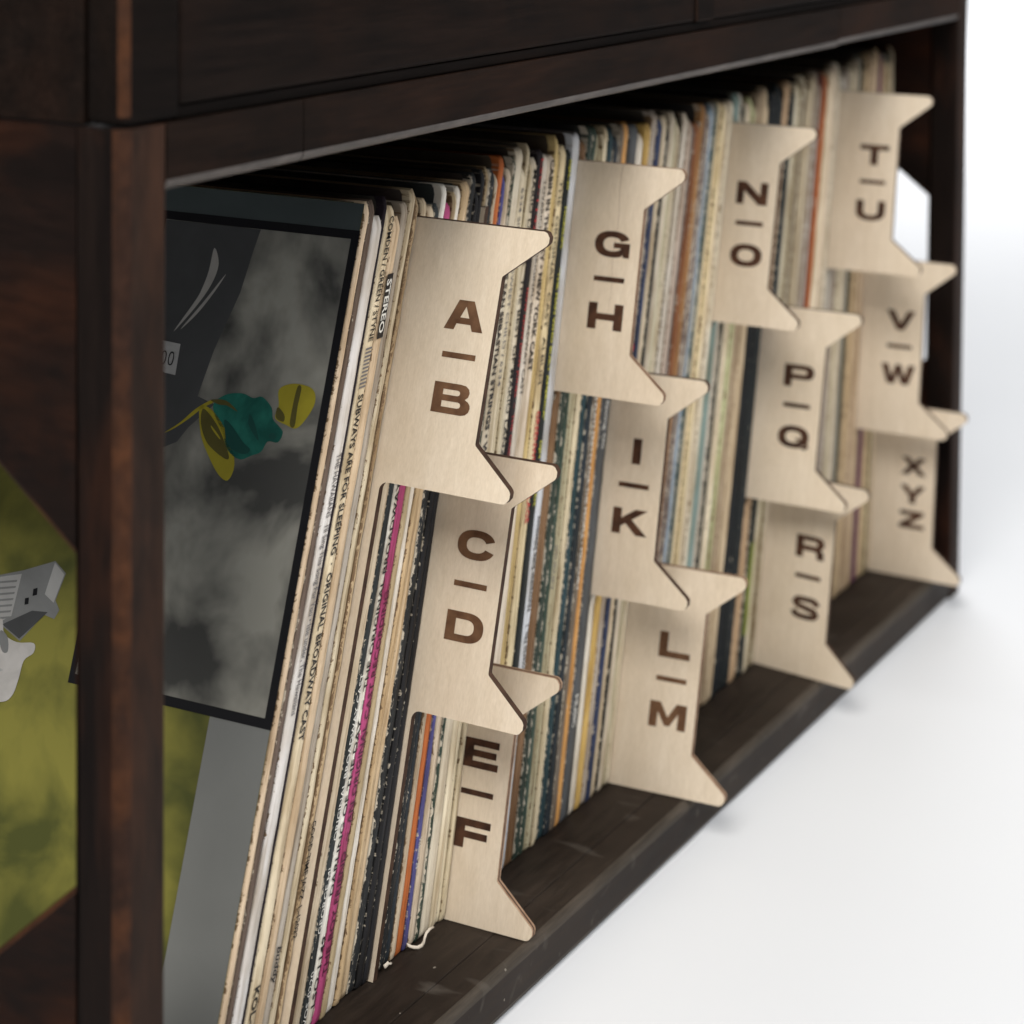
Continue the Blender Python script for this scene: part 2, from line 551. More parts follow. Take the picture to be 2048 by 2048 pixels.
GL = {
    'A': [[(0, 0), (46, 100), (106, 100), (154, 0), (112, 0), (103, 21), (48, 21), (40, 0)], [(59, 42), (95, 42), (77, 80)]],
    'B': [[(0, 0), (0, 100), (104, 100), (125, 97), (138, 88), (142, 76), (138, 62), (127, 53), (141, 46), (149, 37), (151, 27), (147, 14), (136, 4), (118, 0)],
          [(38, 61), (38, 79), (96, 79), (103, 76), (105, 70), (103, 64), (96, 61)], [(38, 21), (38, 41), (102, 41), (110, 38), (113, 31), (110, 24), (102, 21)]],
    'C': [arc(76, 50, 76, 50, 20, 340, 34) + arc(76, 50, 39, 26, 340, 20, 24)],
    'D': [[(0, 0), (0, 100)] + arc(80, 50, 71, 50, 90, -90, 18), [(38, 24), (38, 76)] + arc(80, 50, 33, 26, 90, -90, 12)],
    'E': [[(0, 0), (0, 100), (140, 100), (140, 76), (38, 76), (38, 62), (132, 62), (132, 39), (38, 39), (38, 24), (142, 24), (142, 0)]],
    'F': [[(0, 0), (0, 100), (140, 100), (140, 75), (38, 75), (38, 59), (130, 59), (130, 35), (38, 35), (38, 0)]],
    'G': [arc(76, 50, 76, 50, 22, 300, 30) + [(122, 14), (126, 2), (152, 2), (152, 57), (82, 57), (82, 37), (113, 37), (112, 31)] + arc(76, 50, 39, 27, 300, 22, 22)],
    'H': [[(0, 0), (0, 100), (38, 100), (38, 61), (112, 61), (112, 100), (150, 100), (150, 0), (112, 0), (112, 36), (38, 36), (38, 0)]],
    'I': [[(56, 0), (56, 100), (94, 100), (94, 0)]],
    'K': [[(0, 0), (0, 100), (38, 100), (38, 62), (98, 100), (150, 100), (84, 59), (156, 0), (106, 0), (58, 42), (38, 30), (38, 0)]],
    'L': [[(0, 0), (0, 100), (38, 100), (38, 25), (138, 25), (138, 0)]],
    'M': [[(0, 0), (0, 100), (46, 100), (81, 44), (116, 100), (162, 100), (162, 0), (126, 0), (126, 62), (92, 10), (70, 10), (36, 62), (36, 0)]],
    'N': [[(0, 0), (0, 100), (44, 100), (114, 40), (114, 100), (150, 100), (150, 0), (108, 0), (36, 61), (36, 0)]],
    'O': [arc(76, 50, 76, 50, 0, 348, 30), arc(76, 50, 39, 26, 0, 345, 22)],
    'P': [[(0, 0), (0, 100), (108, 100), (131, 96), (144, 84), (148, 68), (144, 51), (131, 39), (108, 35), (38, 35), (38, 0)], [(38, 57), (38, 78), (100, 78), (109, 75), (112, 68), (109, 60), (100, 57)]],
    'Q': [arc(76, 50, 76, 50, -28, 318, 30) + [(118, 16), (136, -4), (156, 14), (142, 27)], arc(76, 50, 39, 26, 0, 318, 20) + [(86, 38), (98, 50), (112, 40)]],
    'R': [[(0, 0), (0, 100), (108, 100), (131, 96), (144, 86), (148, 70), (144, 56), (130, 46), (146, 34), (149, 0), (111, 0), (109, 26), (100, 33), (38, 33), (38, 0)], [(38, 57), (38, 78), (100, 78), (109, 75), (112, 67), (109, 60), (100, 57)]],
    'S': [ribbon([(134, 66), (131, 77), (122, 84), (104, 88), (76, 89), (46, 88), (28, 84), (19, 73), (26, 62), (46, 56), (76, 51), (106, 45), (126, 39), (133, 28), (124, 17), (106, 12), (76, 11), (46, 12), (28, 16), (20, 23), (17, 34)], 23)],
    'T': [[(0, 100), (150, 100), (150, 75), (94, 75), (94, 0), (56, 0), (56, 75), (0, 75)]],
    'U': [[(0, 100)] + arc(75, 44, 75, 44, 180, 360, 18) + [(150, 100), (112, 100)] + arc(75, 46, 37, 21, 360, 180, 12) + [(38, 100)]],
    'V': [[(0, 100), (40, 100), (77, 34), (114, 100), (154, 100), (96, 0), (58, 0)]],
    'W': [[(-10, 100), (28, 100), (46, 38), (66, 100), (96, 100), (116, 38), (134, 100), (172, 100), (138, 0), (98, 0), (81, 56), (64, 0), (24, 0)]],
    'X': [[(0, 100), (46, 100), (75, 70), (104, 100), (150, 100), (100, 52), (152, 0), (106, 0), (75, 33), (44, 0), (-2, 0), (50, 52)]],
    'Y': [[(0, 100), (44, 100), (76, 62), (108, 100), (152, 100), (95, 38), (95, 0), (57, 0), (57, 38)]],
    'Z': [[(4, 100), (148, 100), (148, 79), (62, 25), (150, 25), (150, 0), (0, 0), (0, 22), (84, 75), (4, 75)]],
    '-': [[(0, 0), (0, 19), (132, 19), (132, 0)]],
}

# ------------------------------------------------------------------ dividers
TH = 0.0030
DIV = [  # letters, floor x, tab height, dy, yaw, extra
    ('AB', .1174, .1963, -.0083, -.0612), ('CD', .1812, .0977, .0010, -.0345), ('EF', .2392, .0003, .0129, .0),
    ('GH', .2897, .1990, -.0002, -.0299), ('IK', .3493, .0966, .0051, .0055), ('LM', .3926, .0003, -.0040, .0282),
    ('NO', .4585, .1981, .0060, -.0312), ('PQ', .5322, .0950, -.0028, -.0286), ('RS', .5700, .0003, -.0060, -.1800),
    ('TU', .6360, .1983, -.0018, .0106), ('VW', .7098, .0939, -.0033, -.0085), ('XYZ', .7495, .0003, -.0044, -.0466)]
DLABEL = {
    'AB': 'birch plywood divider engraved A and B, topmost tab nearest the left end',
    'CD': 'birch plywood divider engraved C and D, tab below and behind the A and B one',
    'EF': 'birch plywood divider engraved E and F standing on the crate floor',
    'GH': 'birch plywood divider engraved G and H, tall tab beside the pale grey spine',
    'IK': 'birch plywood divider engraved I and K in the middle tier',
    'LM': 'birch plywood divider engraved L and M with its horn over the front edge',
    'NO': 'birch plywood divider engraved N and O in the top tier',
    'PQ': 'birch plywood divider engraved P and Q beside the wide black spines',
    'RS': 'birch plywood divider engraved R and S standing on the crate floor',
    'TU': 'birch plywood divider engraved T and U in the top tier by the far end',
    'VW': 'birch plywood divider engraved V and W in front of the right end panel',
    'XYZ': 'birch plywood divider engraved X, Y and Z in the far right corner'}


def round_corner(a, c, b, r, n=6):
    """Arc replacing the corner c between a and b."""
    a, c, b = Vector(a), Vector(c), Vector(b)
    u, v = (a - c).normalized(), (b - c).normalized()
    ang = u.angle(v)
    dd = r / tan(ang / 2)
    p0, p1 = c + u * dd, c + v * dd
    o = c + (u + v).normalized() * (r / sin(ang / 2))
    out = []
    for i in range(n + 1):
        k = i / n
        w = (p0.lerp(p1, k) - o).normalized() * r + o
        out.append((w.x, w.y))
    return out


def divider(spec):
    letters, xb, z0, dy, ya = spec
    an = lean(xb)
    label = DLABEL[letters]
    root = thing('record_divider', label, 'divider', (xb, YS, 0), 'plywood record dividers with letters')
    q0 = z0 / cos(an)
    h = 0.1020
    # outline in (y, q); y grows into the crate, front is low y
    neck = dy + 0.0061
    tipx = dy - 0.0184
    fb = {'AB': YS - .0032, 'CD': YS - .0016}.get(letters, YS + .0056)
    back = YS + 0.285
    top_q = 0.302
    pts = []
    nt_, nb_ = (neck, q0 + .0830), (neck, q0 + .0193)
    tt, tb = (tipx, q0 + h), (tipx, q0)
    # start at tab top / body meeting, go to front
    if q0 + h < top_q - .004:
        pts += [(back, top_q), (fb, top_q)]
        pts += round_corner((fb, top_q), (fb, q0 + h), tt, .0032)
    else:
        top_q = q0 + h
        pts += [(back, top_q)]
    pts += round_corner((fb, q0 + h), tt, nt_, .0032, 8)
    pts += round_corner(tt, nt_, nb_, .0012, 3)
    pts += round_corner(nt_, nb_, tb, .0012, 3)
    pts += round_corner(nb_, tb, (fb, q0), .0032, 8)
    if q0 > 0.02:
        pts += round_corner(tb, (fb, q0), (fb, .0), .0034)
        pts += [(fb, 0.0003), (back, 0.0003)]
    else:
        pts += [(back, q0)]

    def bend(y):
        return ya * (YS - y) if y < YS else 0.0

    def place(y, q, off=0.0):
        return Vector((q * sin(an) + off, y - YS, q * cos(an)))

    tris = tessellate_polygon([[Vector((p[0], p[1], 0)) for p in pts]])
    bm = bmesh.new()
    A = [bm.verts.new(place(y, q, 0)) for y, q in pts]
    Bv = [bm.verts.new(place(y, q, TH)) for y, q in pts]
    C1 = [bm.verts.new(place(y, q, TH * .36)) for y, q in pts]
    C2 = [bm.verts.new(place(y, q, TH * .64)) for y, q in pts]
    for t in tris:
        bm.faces.new([A[i] for i in t])
        bm.faces.new([Bv[i] for i in reversed(t)])
    n = len(pts)
    core = letters in ('EF', 'GH', 'LM')
    for i in range(n):
        j = (i + 1) % n
        for k, (P, Q) in enumerate(((A, C1), (C1, C2), (C2, Bv))):
            f = bm.faces.new((P[i], P[j], Q[j], Q[i]))
            f.material_index = 2 if (core and k != 1) else 1
    bmesh.ops.recalc_face_normals(bm, faces=bm.faces)
    bmesh.ops.bisect_plane(bm, geom=list(bm.verts) + list(bm.edges) + list(bm.faces), plane_co=(0, 0, 0), plane_no=(0, 1, 0), dist=1e-7)
    for v in bm.verts:
        v.co.x += bend(v.co.y + YS)
    me = bpy.data.meshes.new('panel')
    bm.to_mesh(me)
    bm.free()
    link('panel', me, [M_PLY, M_BURNT, M_CORE], root)
    # engraved letters on the face towards the left
    items = []
    if len(letters) == 2:
        items = [(letters[0], .0608, .0115), ('-', .0500, .0115), (letters[1], .0291, .0115)]
    else:
        items = [('X', .0612, .0105), ('Y', .0441, .0108), ('Z', .0292, .0105)]
    for ch, qb, hh in items:
        k = hh / 100
        loops = GL[ch]
        xs = [p[0] for lp in loops for p in lp]
        mid = (min(xs) + max(xs)) / 2
        pp, tr = poly_faces(loops)
        if ch == 'S':                                    # a bent band: quads between its two sides
            m_ = len(pp) // 2
            tr = [(i, i + 1, len(pp) - 2 - i, len(pp) - 1 - i) for i in range(m_ - 1)]
        bm = bmesh.new()
        V = []
        for gx, gy in pp:
            y = dy + .0197 - (gx - mid) * k
            V.append(bm.verts.new(place(y, q0 + qb + gy * k, bend(y) - 0.00012)))
        for t in tr:
            bm.faces.new([V[i] for i in t])
        # tessellated triangles overlap nowhere; face the viewer
        for f in bm.faces:
            f.normal_update()
            if f.normal.x > 0:
                f.normal_flip()
        me = bpy.data.meshes.new('letter')
        bm.to_mesh(me)
        bm.free()
        link('dash' if ch == '-' else 'letter', me, M_ENGRAVE2 if letters in ('AB', 'CD', 'LM') else M_ENGRAVE, root)
    if letters == 'GH':
        bm = bmesh.new()
        prev = None
        for i in range(15):
            q = q0 + .1015 - .064 * i / 14
            y = dy + .0185 + .0005 * sin(i * .9)
            a = bm.verts.new(place(y, q, bend(y) - .00007)); y2 = y - .00022 * (1 - i / 20)
            b2 = bm.verts.new(place(y2, q, bend(y2) - .00007))
            if prev:
                bm.faces.new((prev[0], a, b2, prev[1]))
            prev = (a, b2)
        me = bpy.data.meshes.new('crack')
        bm.to_mesh(me)
        bm.free()
        link('crack', me, M_CORE, root)
    return root


for spec in DIV:
    divider(spec)

# ------------------------------------------------------------------ records
CREAM, CREAM2, IVORY = (.66, .55, .39), (.60, .50, .34), (.68, .60, .46)
TAN, TAN2, TAUPE, GREYC = (.54, .42, .27), (.47, .35, .21), (.40, .34, .27), (.52, .48, .40)
WHITE, BLACK, NAVY = (.72, .68, .60), (.016, .017, .018), (.022, .035, .055)
# left and right edge on the floor (mm), colour, wear 0..1, dark print?, what it looks like
REC = [
    (75.3, 78.8, (.60, .47, .33), .25, 0, 'front record with framed cloudy grey photograph on its olive cover'),
    (78.9, 82.9, (.13, .095, .075), .35, 1, 'dull charcoal brown'),
    (83.0, 89.9, (.62, .59, .56), .12, 0, 'pale grey, thin grey lettering running down'),
    (90.0, 92.2, (.020, .014, .020), .05, 1, 'very thin black'),
    (92.3, 99.1, (.69, .59, .42), .12, 0, 'clean cream, black capitals and a row of ticks'),
    (99.2, 104.8, (.56, .43, .29), .30, 0, 'light tan, black label patch near its top'),
    (104.9, 109.8, (.40, .355, .30), .15, 0, 'taupe grey'),
    (109.9, 114.1, (.58, .50, .36), .35, 0, 'soft cream'),
    (114.2, 117.2, (.44, .33, .20), .75, 0, 'torn tan, serif capitals low down'),
    (121.2, 126.3, (.52, .43, .30), .35, 0, 'sand coloured, mostly hidden'),
    (126.4, 132.2, (.62, .52, .38), .30, 0, 'cream, foxed'),
    (132.3, 136.5, (.026, .032, .034), .40, 1, 'black, white capitals reading upwards'),
    (136.6, 140.7, (.74, .72, .66), .10, 0, 'bright white, black capitals reading upwards'),
    (140.8, 146.6, (.36, .055, .155), .28, 1, 'magenta, plum capitals reading upwards'),
    (146.7, 151.0, (.40, .315, .19), .40, 0, 'olive tan'),
    (151.1, 156.4, (.70, .65, .57), .20, 0, 'white, softly creased'),
    (156.5, 160.6, (.50, .37, .22), .40, 0, 'honey tan'),
    (160.7, 166.2, (.58, .44, .28), .40, 0, 'pale honey'),
    (166.3, 172.0, (.022, .024, .026), .72, 1, 'black, badly scuffed to white'),
    (172.1, 181.0, (.014, .014, .016), .15, 1, 'thick black'),
    (184.4, 186.9, (.55, .43, .27), .45, 0, 'narrow tan'),
    (187.0, 192.1, (.018, .020, .022), .70, 1, 'black, flaking to white'),
    (192.2, 196.6, (.020, .027, .034), .50, 1, 'blue black'),
    (196.7, 200.6, (.50, .41, .30), .45, 0, 'beige, chipped'),
    (200.7, 206.2, (.46, .13, .035), .10, 1, 'bright orange'),
    (206.3, 209.5, (.085, .085, .26), .25, 1, 'royal blue'),
    (209.6, 214.9, (.64, .54, .42), .45, 0, 'pinkish cream, spotted'),
    (215.0, 218.0, (.030, .050, .038), .75, 1, 'bottle green, worn'),
    (218.1, 226.0, (.60, .535, .42), .12, 0, 'ivory, heavy black capitals running down'),
    (226.1, 232.0, (.66, .58, .43), .12, 0, 'light cream, small grey lettering'),
    (232.1, 239.0, (.62, .545, .39), .15, 0, 'broad cream'),
    (242.4, 244.5, (.68, .61, .48), .10, 0, 'cream, wide spaced black capitals'),
    (244.6, 250.5, (.018, .014, .016), .08, 1, 'black, red capitals running down'),
    (250.6, 256.0, (.62, .56, .48), .12, 0, 'stone grey, thin black capitals'),
    (256.1, 264.0, (.66, .57, .46), .12, 0, 'pinkish ivory, bold black capitals'),
    (264.1, 270.6, (.58, .44, .20), .20, 0, 'ochre yellow'),
    (270.7, 277.0, (.68, .57, .36), .20, 0, 'straw yellow, black and red lettering'),
    (277.1, 282.9, (.016, .020, .020), .06, 1, 'black, small yellow capitals'),
    (283.0, 289.5, (.56, .575, .60), .05, 0, 'smooth pale grey, dark lettering low down'),
    (292.9, 297.5, (.19, .105, .05), .40, 1, 'brown'),
    (297.6, 302.2, (.030, .046, .036), .55, 1, 'dark green, speckled'),
    (302.3, 307.0, (.035, .060, .045), .70, 1, 'dark green, scratched'),
    (307.1, 313.2, (.43, .39, .26), .35, 0, 'olive cream'),
    (313.3, 319.7, (.64, .55, .38), .20, 0, 'warm cream'),
    (319.8, 325.0, (.020, .050, .062), .62, 1, 'teal black with a ragged edge'),
    (325.1, 330.6, (.018, .026, .034), .35, 1, 'deep navy'),
    (330.7, 336.0, (.16, .13, .10), .45, 1, 'brown black, pale capitals'),
    (336.1, 340.6, (.56, .29, .095), .18, 1, 'apricot orange'),
    (340.7, 349.1, (.075, .080, .085), .35, 1, 'slate, white lettering at mid height'),
    (352.5, 356.0, (.70, .65, .56), .15, 0, 'chalk white, short'),
    (356.1, 361.2, (.55, .37, .12), .20, 1, 'golden ochre'),
    (361.3, 366.4, (.40, .345, .29), .45, 0, 'mushroom, column of red dots'),
    (366.5, 371.0, (.032, .045, .10), .40, 1, 'navy blue'),
    (371.1, 376.2, (.57, .48, .34), .30, 0, 'cream'),
    (376.3, 379.0, (.020, .020, .020), .50, 1, 'thin black'),
    (379.1, 384.0, (.53, .47, .37), .30, 0, 'greyish cream'),
    (384.1, 388.4, (.48, .44, .31), .40, 0, 'olive cream'),
    (388.5, 392.3, (.57, .50, .37), .25, 0, 'cream'),
    (396.0, 399.0, (.50, .45, .38), .20, 0, 'grey cream'),
    (399.1, 403.8, (.40, .32, .26), .30, 0, 'pinkish taupe'),
    (403.9, 408.8, (.11, .08, .07), .75, 1, 'dark umber, flaking'),
    (408.9, 414.4, (.20, .075, .028), .20, 1, 'rust brown'),
    (414.5, 419.6, (.31, .16, .06), .30, 1, 'orange brown'),
    (419.7, 426.6, (.17, .13, .115), .55, 1, 'dusky brown'),
    (426.7, 433.6, (.30, .375, .44), .25, 0, 'light blue'),
    (433.7, 438.0, (.06, .085, .080), .60, 1, 'dark teal, dotted'),
    (438.1, 442.4, (.64, .52, .32), .20, 0, 'butter yellow'),
    (442.5, 447.0, (.60, .50, .31), .30, 0, 'yellow cream'),
    (447.1, 452.9, (.60, .51, .37), .25, 0, 'cream'),
    (453.0, 458.2, (.62, .56, .44), .35, 0, 'grey cream, stained'),
    (461.8, 466.8, (.19, .265, .245), .35, 1, 'sea green'),
    (466.9, 471.8, (.53, .48, .40), .20, 0, 'pale stone'),
    (471.9, 476.2, (.024, .026, .020), .40, 1, 'black'),
    (476.3, 483.6, (.64, .56, .42), .15, 0, 'cream'),
    (483.7, 490.6, (.48, .49, .28), .30, 0, 'greenish cream'),
    (490.7, 500.4, (.36, .28, .19), .30, 0, 'brown taupe'),
    (500.5, 510.6, (.54, .43, .29), .25, 0, 'tan'),
    (510.7, 521.0, (.012, .015, .018), .0, 1, 'broad black'),
    (521.1, 532.0, (.014, .018, .020), .04, 1, 'broad black, small red label'),
    (535.4, 543.0, (.48, .33, .20), .35, 0, 'caramel'),
    (543.1, 551.4, (.016, .022, .024), .25, 1, 'black, olive picture low down'),
    (551.5, 557.2, (.56, .50, .37), .25, 0, 'cream'),
    (557.3, 562.2, (.13, .10, .035), .40, 1, 'dark olive'),
    (562.3, 566.0, (.46, .40, .29), .30, 0, 'taupe cream'),
    (566.1, 569.8, (.45, .40, .31), .30, 0, 'taupe'),
    (573.2, 587.0, (.42, .35, .24), .35, 0, 'drab tan'),
    (587.1, 595.2, (.42, .37, .32), .30, 0, 'grey taupe'),
    (595.3, 601.5, (.10, .025, .020), .25, 1, 'maroon'),
    (601.6, 608.3, (.36, .10, .025), .20, 1, 'rust orange'),
    (608.4, 616.0, (.62, .54, .39), .15, 0, 'cream'),
    (616.1, 626.0, (.60, .50, .38), .20, 0, 'warm cream'),
    (626.1, 635.4, (.52, .46, .36), .30, 0, 'stone'),
    (639.2, 645.0, (.38, .35, .30), .30, 0, 'grey'),
    (645.1, 654.0, (.40, .34, .28), .25, 0, 'taupe'),
    (654.1, 664.8, (.50, .44, .32), .25, 0, 'cream'),
    (664.9, 673.5, (.50, .43, .33), .25, 0, 'pinkish cream'),
    (673.6, 682.6, (.034, .050, .045), .25, 1, 'dark teal'),
    (682.7, 690.0, (.40, .30, .18), .25, 0, 'tan'),
    (690.1, 697.0, (.45, .34, .21), .25, 0, 'light tan'),
    (697.1, 709.6, (.44, .33, .22), .25, 0, 'sandy'),
    (713.4, 717.0, (.42, .32, .20), .25, 0, 'tan'),
    (717.1, 724.6, (.085, .022, .060), .22, 1, 'purple'),
    (724.7, 732.0, (.46, .34, .22), .25, 0, 'peach tan'),
    (732.1, 737.4, (.42, .34, .20), .30, 0, 'tan'),
    (737.5, 742.0, (.028, .048, .044), .25, 1, 'blackish green'),
    (742.1, 749.3, (.40, .32, .21), .35, 0, 'sandy'),
    (752.8, 757.0, (.42, .36, .26), .30, 0, 'drab'),
]
ORD = ['first', 'second', 'third', 'fourth', 'fifth', 'sixth', 'seventh', 'eighth', 'ninth', 'tenth', 'eleventh', 'twelfth',
       'thirteenth', 'fourteenth', 'fifteenth', 'sixteenth', 'seventeenth', 'eighteenth', 'nineteenth', 'twentieth',
       'twenty-first', 'twenty-second', 'twenty-third', 'twenty-fourth', 'twenty-fifth', 'twenty-sixth']
DNAME = {'AB': 'A and B', 'CD': 'C and D', 'EF': 'E and F', 'GH': 'G and H', 'IK': 'I and K', 'LM': 'L and M', 'NO': 'N and O',
         'PQ': 'P and Q', 'RS': 'R and S', 'TU': 'T and U', 'VW': 'V and W', 'XYZ': 'X, Y and Z'}


class Rec:
    pass


recs = []
for (a, b_, col, wear, dark, desc) in REC:
    w = b_ - a
    keep = any(k in desc for k in ('lettering', 'capitals', 'smooth', 'thick', 'label', 'picture', 'dots'))
    n = 1 if w < (8.6 if keep else 5.8) else max(2, int(round(w / 3.7)))
    for i in range(n):
        r = Rec()
        r.l, r.r = (a + w * i / n) / 1000, (a + w * (i + 1) / n) / 1000 - (.0001 if i < n - 1 else 0)
        k = 1 + R.uniform(-.16, .10) if n > 1 else 1
        r.col = tuple(min(.8, c * k) for c in col)
        r.wear, r.dark, r.desc, r.src = max(0, wear + (R.uniform(-.12, .14) if a > 300 else 0)), dark, desc, a
        r.plain = not keep
        recs.append(r)
recs[0].h = 0.3205


def build_record(r, idx):
    la, lb = lean(r.l), lean(r.r)
    h = getattr(r, 'h', None) or R.uniform(.3100, .3210)
    if 'short' in r.desc:
        h = .3105
    r.h = h
    xm = (r.l + r.r) / 2
    am = (la + lb) / 2
    r.am = am
    org = Vector((r.l, YS, 0))
    jit = R.uniform(-.0006, .0009) if r.plain else R.uniform(-.0003, .0002)
    dep = .3115
    r.jit = jit
    bm = bmesh.new()
    uvl = bm.loops.layers.uv.new('UVMap')
    zs = [0.0, .0015, .004, .009]
    nseg = 46
    zs += [.009 + (h - .018) * i / nseg for i in range(1, nseg)]
    zs += [h - .009, h - .0045, h - .002, h]
    rag = .0013 if r.wear > .3 else .0006
    ring, uvs = [], []
    wob_l = R.uniform(0, 9)
    gap = 0.00016
    fl = r.flare
    if fl:
        t0, t1 = fl
        zs = sorted(zs + [q for q in (t0 - .004, t0 - .0008, t1 + .0008, t1 + .004) if .012 < q < h - .012])
    for i, q in enumerate(zs):
        xl = q * sin(la) * 1.0
        xr = (r.r - r.l) + q * sin(lb)
        z = q * cos(am)
        w = xr - xl
        # bulge and wobble of soft card
        wl = .00020 * sin(q * 55 + wob_l) + R.uniform(-.00016, .00022) * (1 + 1.2 * r.wear)
        xl += gap + max(0, wl); xr -= gap + max(0, -wl)
        # worn, rounded corners at both ends of the spine
        e = min(q, h - q)
        back = (.0022 if q > h / 2 else .0010) * max(0, 1 - e / (.0055 if q > h / 2 else .0035)) ** 2
        y = jit + back + R.uniform(-1, 1) * (.00006 + (.00012 if r.wear > .6 else 0))
        if i == 0:
            z += R.uniform(.0001, rag)
        if i == len(zs) - 1:
            z -= R.uniform(0, .0006)
        pin = .0007 * (1 if e > .004 else .3)
        xf = xl
        if fl and not (t0 - .001 < q < t1 + .001):
            xf = xl - .0030                              # soft card closing over the hidden plate
        w = xr - xf
        f = min(.45, .0007 / max(w, .0012))
        xs = [xl, xl, xf, xf + w * f, (xf + xr) / 2, xr - w * f, xr, xr]
        ys = [dep, .0044, .0010, .00018, .0001, .00018, .0008, dep]
        pr = [Vector((x, y + yy if yy < .1 else yy, z)) for x, yy in zip(xs, ys)]
        if i in (0, len(zs) - 1):
            for p in pr[3:6]:
                p.z += R.uniform(-.0005, .0005) * (1 if i else -.2)
        ring.append([bm.verts.new(p) for p in pr])
        uvs.append(q)
    us = [0, .01, .02, .14, .5, .86, .98, 1]
    for i in range(len(zs) - 1):
        for j in range(7):
            f = bm.faces.new((ring[i][j], ring[i][j + 1], ring[i + 1][j + 1], ring[i + 1][j]))
            f.smooth = 2 <= j <= 5
            f.material_index = 1 if j in (0, 6) else 0
            for lp, (u, q) in zip(f.loops, ((us[j], uvs[i]), (us[j + 1], uvs[i]), (us[j + 1], uvs[i + 1]), (us[j], uvs[i + 1]))):
                lp[uvl].uv = (u, q)
    for k in (0, -1):
        f = bm.faces.new(ring[k])
        for lp in f.loops:
            lp[uvl].uv = (.5, uvs[k])
    bf = [bm.faces.new((ring[i][7], ring[i][0], ring[i + 1][0], ring[i + 1][7])) for i in range(len(zs) - 1)]
    bmesh.ops.recalc_face_normals(bm, faces=bm.faces)
    me = bpy.data.meshes.new('record_sleeve')
    bm.to_mesh(me)
    bm.free()
    o = link('record_sleeve', me, [M_DARK if r.dark else M_PALE, M_COVER])
    o.location = org
    o.color = (*r.col, r.wear)
    o['label'] = r.label
    o['category'] = 'record'
    o['group'] = 'records leaning in the crate'
    r.o = o
    return o


divx = sorted([(s_[1], s_[0]) for s_ in DIV])
count = {}
for i, r in enumerate(recs):
    prev = [n for x, n in divx if x < r.l]
    r.flare = None
    near = [s_ for s_ in DIV if 0 < r.l - s_[1] < .0036 and s_[0] not in ('AB', 'CD')]
    if near:
        q_ = near[0][2] / cos(lean(near[0][1]))
        r.flare = (q_ - .002, q_ + .104)
    key = prev[-1] if prev else None
    count[key] = count.get(key, 0) + 1
    o_ = ORD[count[key] - 1]
    d_ = r.desc.split(',')[0]
    if i == 0:
        r.label = 'leftmost record sleeve, framed cloudy grey photograph and olive landscape on its cover'
    elif key is None:
        r.label = f'{r.desc} record spine, {o_} from the left end'
    else:
        tail = f'{o_} right of the {DNAME[key]} divider'
        full = f'{r.desc}, record spine {tail}'
        full = full.replace('badly scuffed to white', 'scuffed').replace('small grey lettering', 'grey lettering')
        r.label = full if len(full.replace(',', ' ').replace('-', ' ').split()) <= 16 else f'{d_} record spine, {tail}'
    build_record(r, i)


def by(a):
    return [r for r in recs if abs(r.src - a) < .05][0]


# ------------------------------------------------------------------ lettering on the spines
def letter_mesh(body, bold=0.0, shear=0.0):
    cu = bpy.data.curves.new('txt', 'FONT')
    cu.body = body
    cu.size = 1.0
    cu.offset = bold
    cu.shear = shear
    cu.resolution_u = 2
    tmp = bpy.data.objects.new('txt', cu)
    COL.objects.link(tmp)
    dg = bpy.context.evaluated_depsgraph_get()
    dg.update()
    me = bpy.data.meshes.new_from_object(tmp.evaluated_get(dg))
    bpy.data.objects.remove(tmp)
    bpy.data.curves.remove(cu)
    me.materials.clear()
    return me


def frame(r, q, u, flare=True):
    """Point on the spine of record r at distance q up from the floor, u across it (local space)."""
    la, lb = lean(r.l), lean(r.r)
    xl = q * sin(la); xr = (r.r - r.l) + q * sin(lb)
    if r.flare and not (r.flare[0] < q < r.flare[1]):
        xl -= .0030
    return Vector((xl + (xr - xl) * u, r.jit - .00022, q * cos(r.am)))


def lettering(r, body, q_top, q_bot, cap, ink, down=True, u=.5, bold=.012, shear=0.0):
    """Text running along the spine; down: read from top to bottom."""
    me = letter_mesh(body, bold, shear)
    xs = [v.co.x for v in me.vertices]; ys_ = [v.co.y for v in me.vertices]
    x0, x1 = min(xs), max(xs)
    y0, y1 = -0.02, 0.70
    for v in me.vertices:
        k = (v.co.x - x0) / (x1 - x0)
        q = q_top + (q_bot - q_top) * k if down else q_bot + (q_top - q_bot) * k
        across = (v.co.y - .35) * cap / .70
        p = frame(r, q, u)
        p.x += (across if down else -across)
        v.co = p
    me.update()
    o = link('lettering', me, INK[ink], r.o)
    return o


def patch(r, name, q0, q1, u0, u1, ink, n=1, off=.00006):
    bm = bmesh.new()
    for i in range(n):
        a = q0 + (q1 - q0) * i / n
        b_ = a + (q1 - q0) / n * (.5 if n > 1 else 1)
        ps = [frame(r, a, u0), frame(r, a, u1), frame(r, b_, u1), frame(r, b_, u0)]
        for p in ps:
            p.y -= off
        f = bm.faces.new([bm.verts.new(p) for p in ps])
    for f in bm.faces:
        f.normal_update()
        if f.normal.y > 0:
            f.normal_flip()
    me = bpy.data.meshes.new(name)
    bm.to_mesh(me)
    bm.free()
    return link(name, me, INK[ink], r.o)


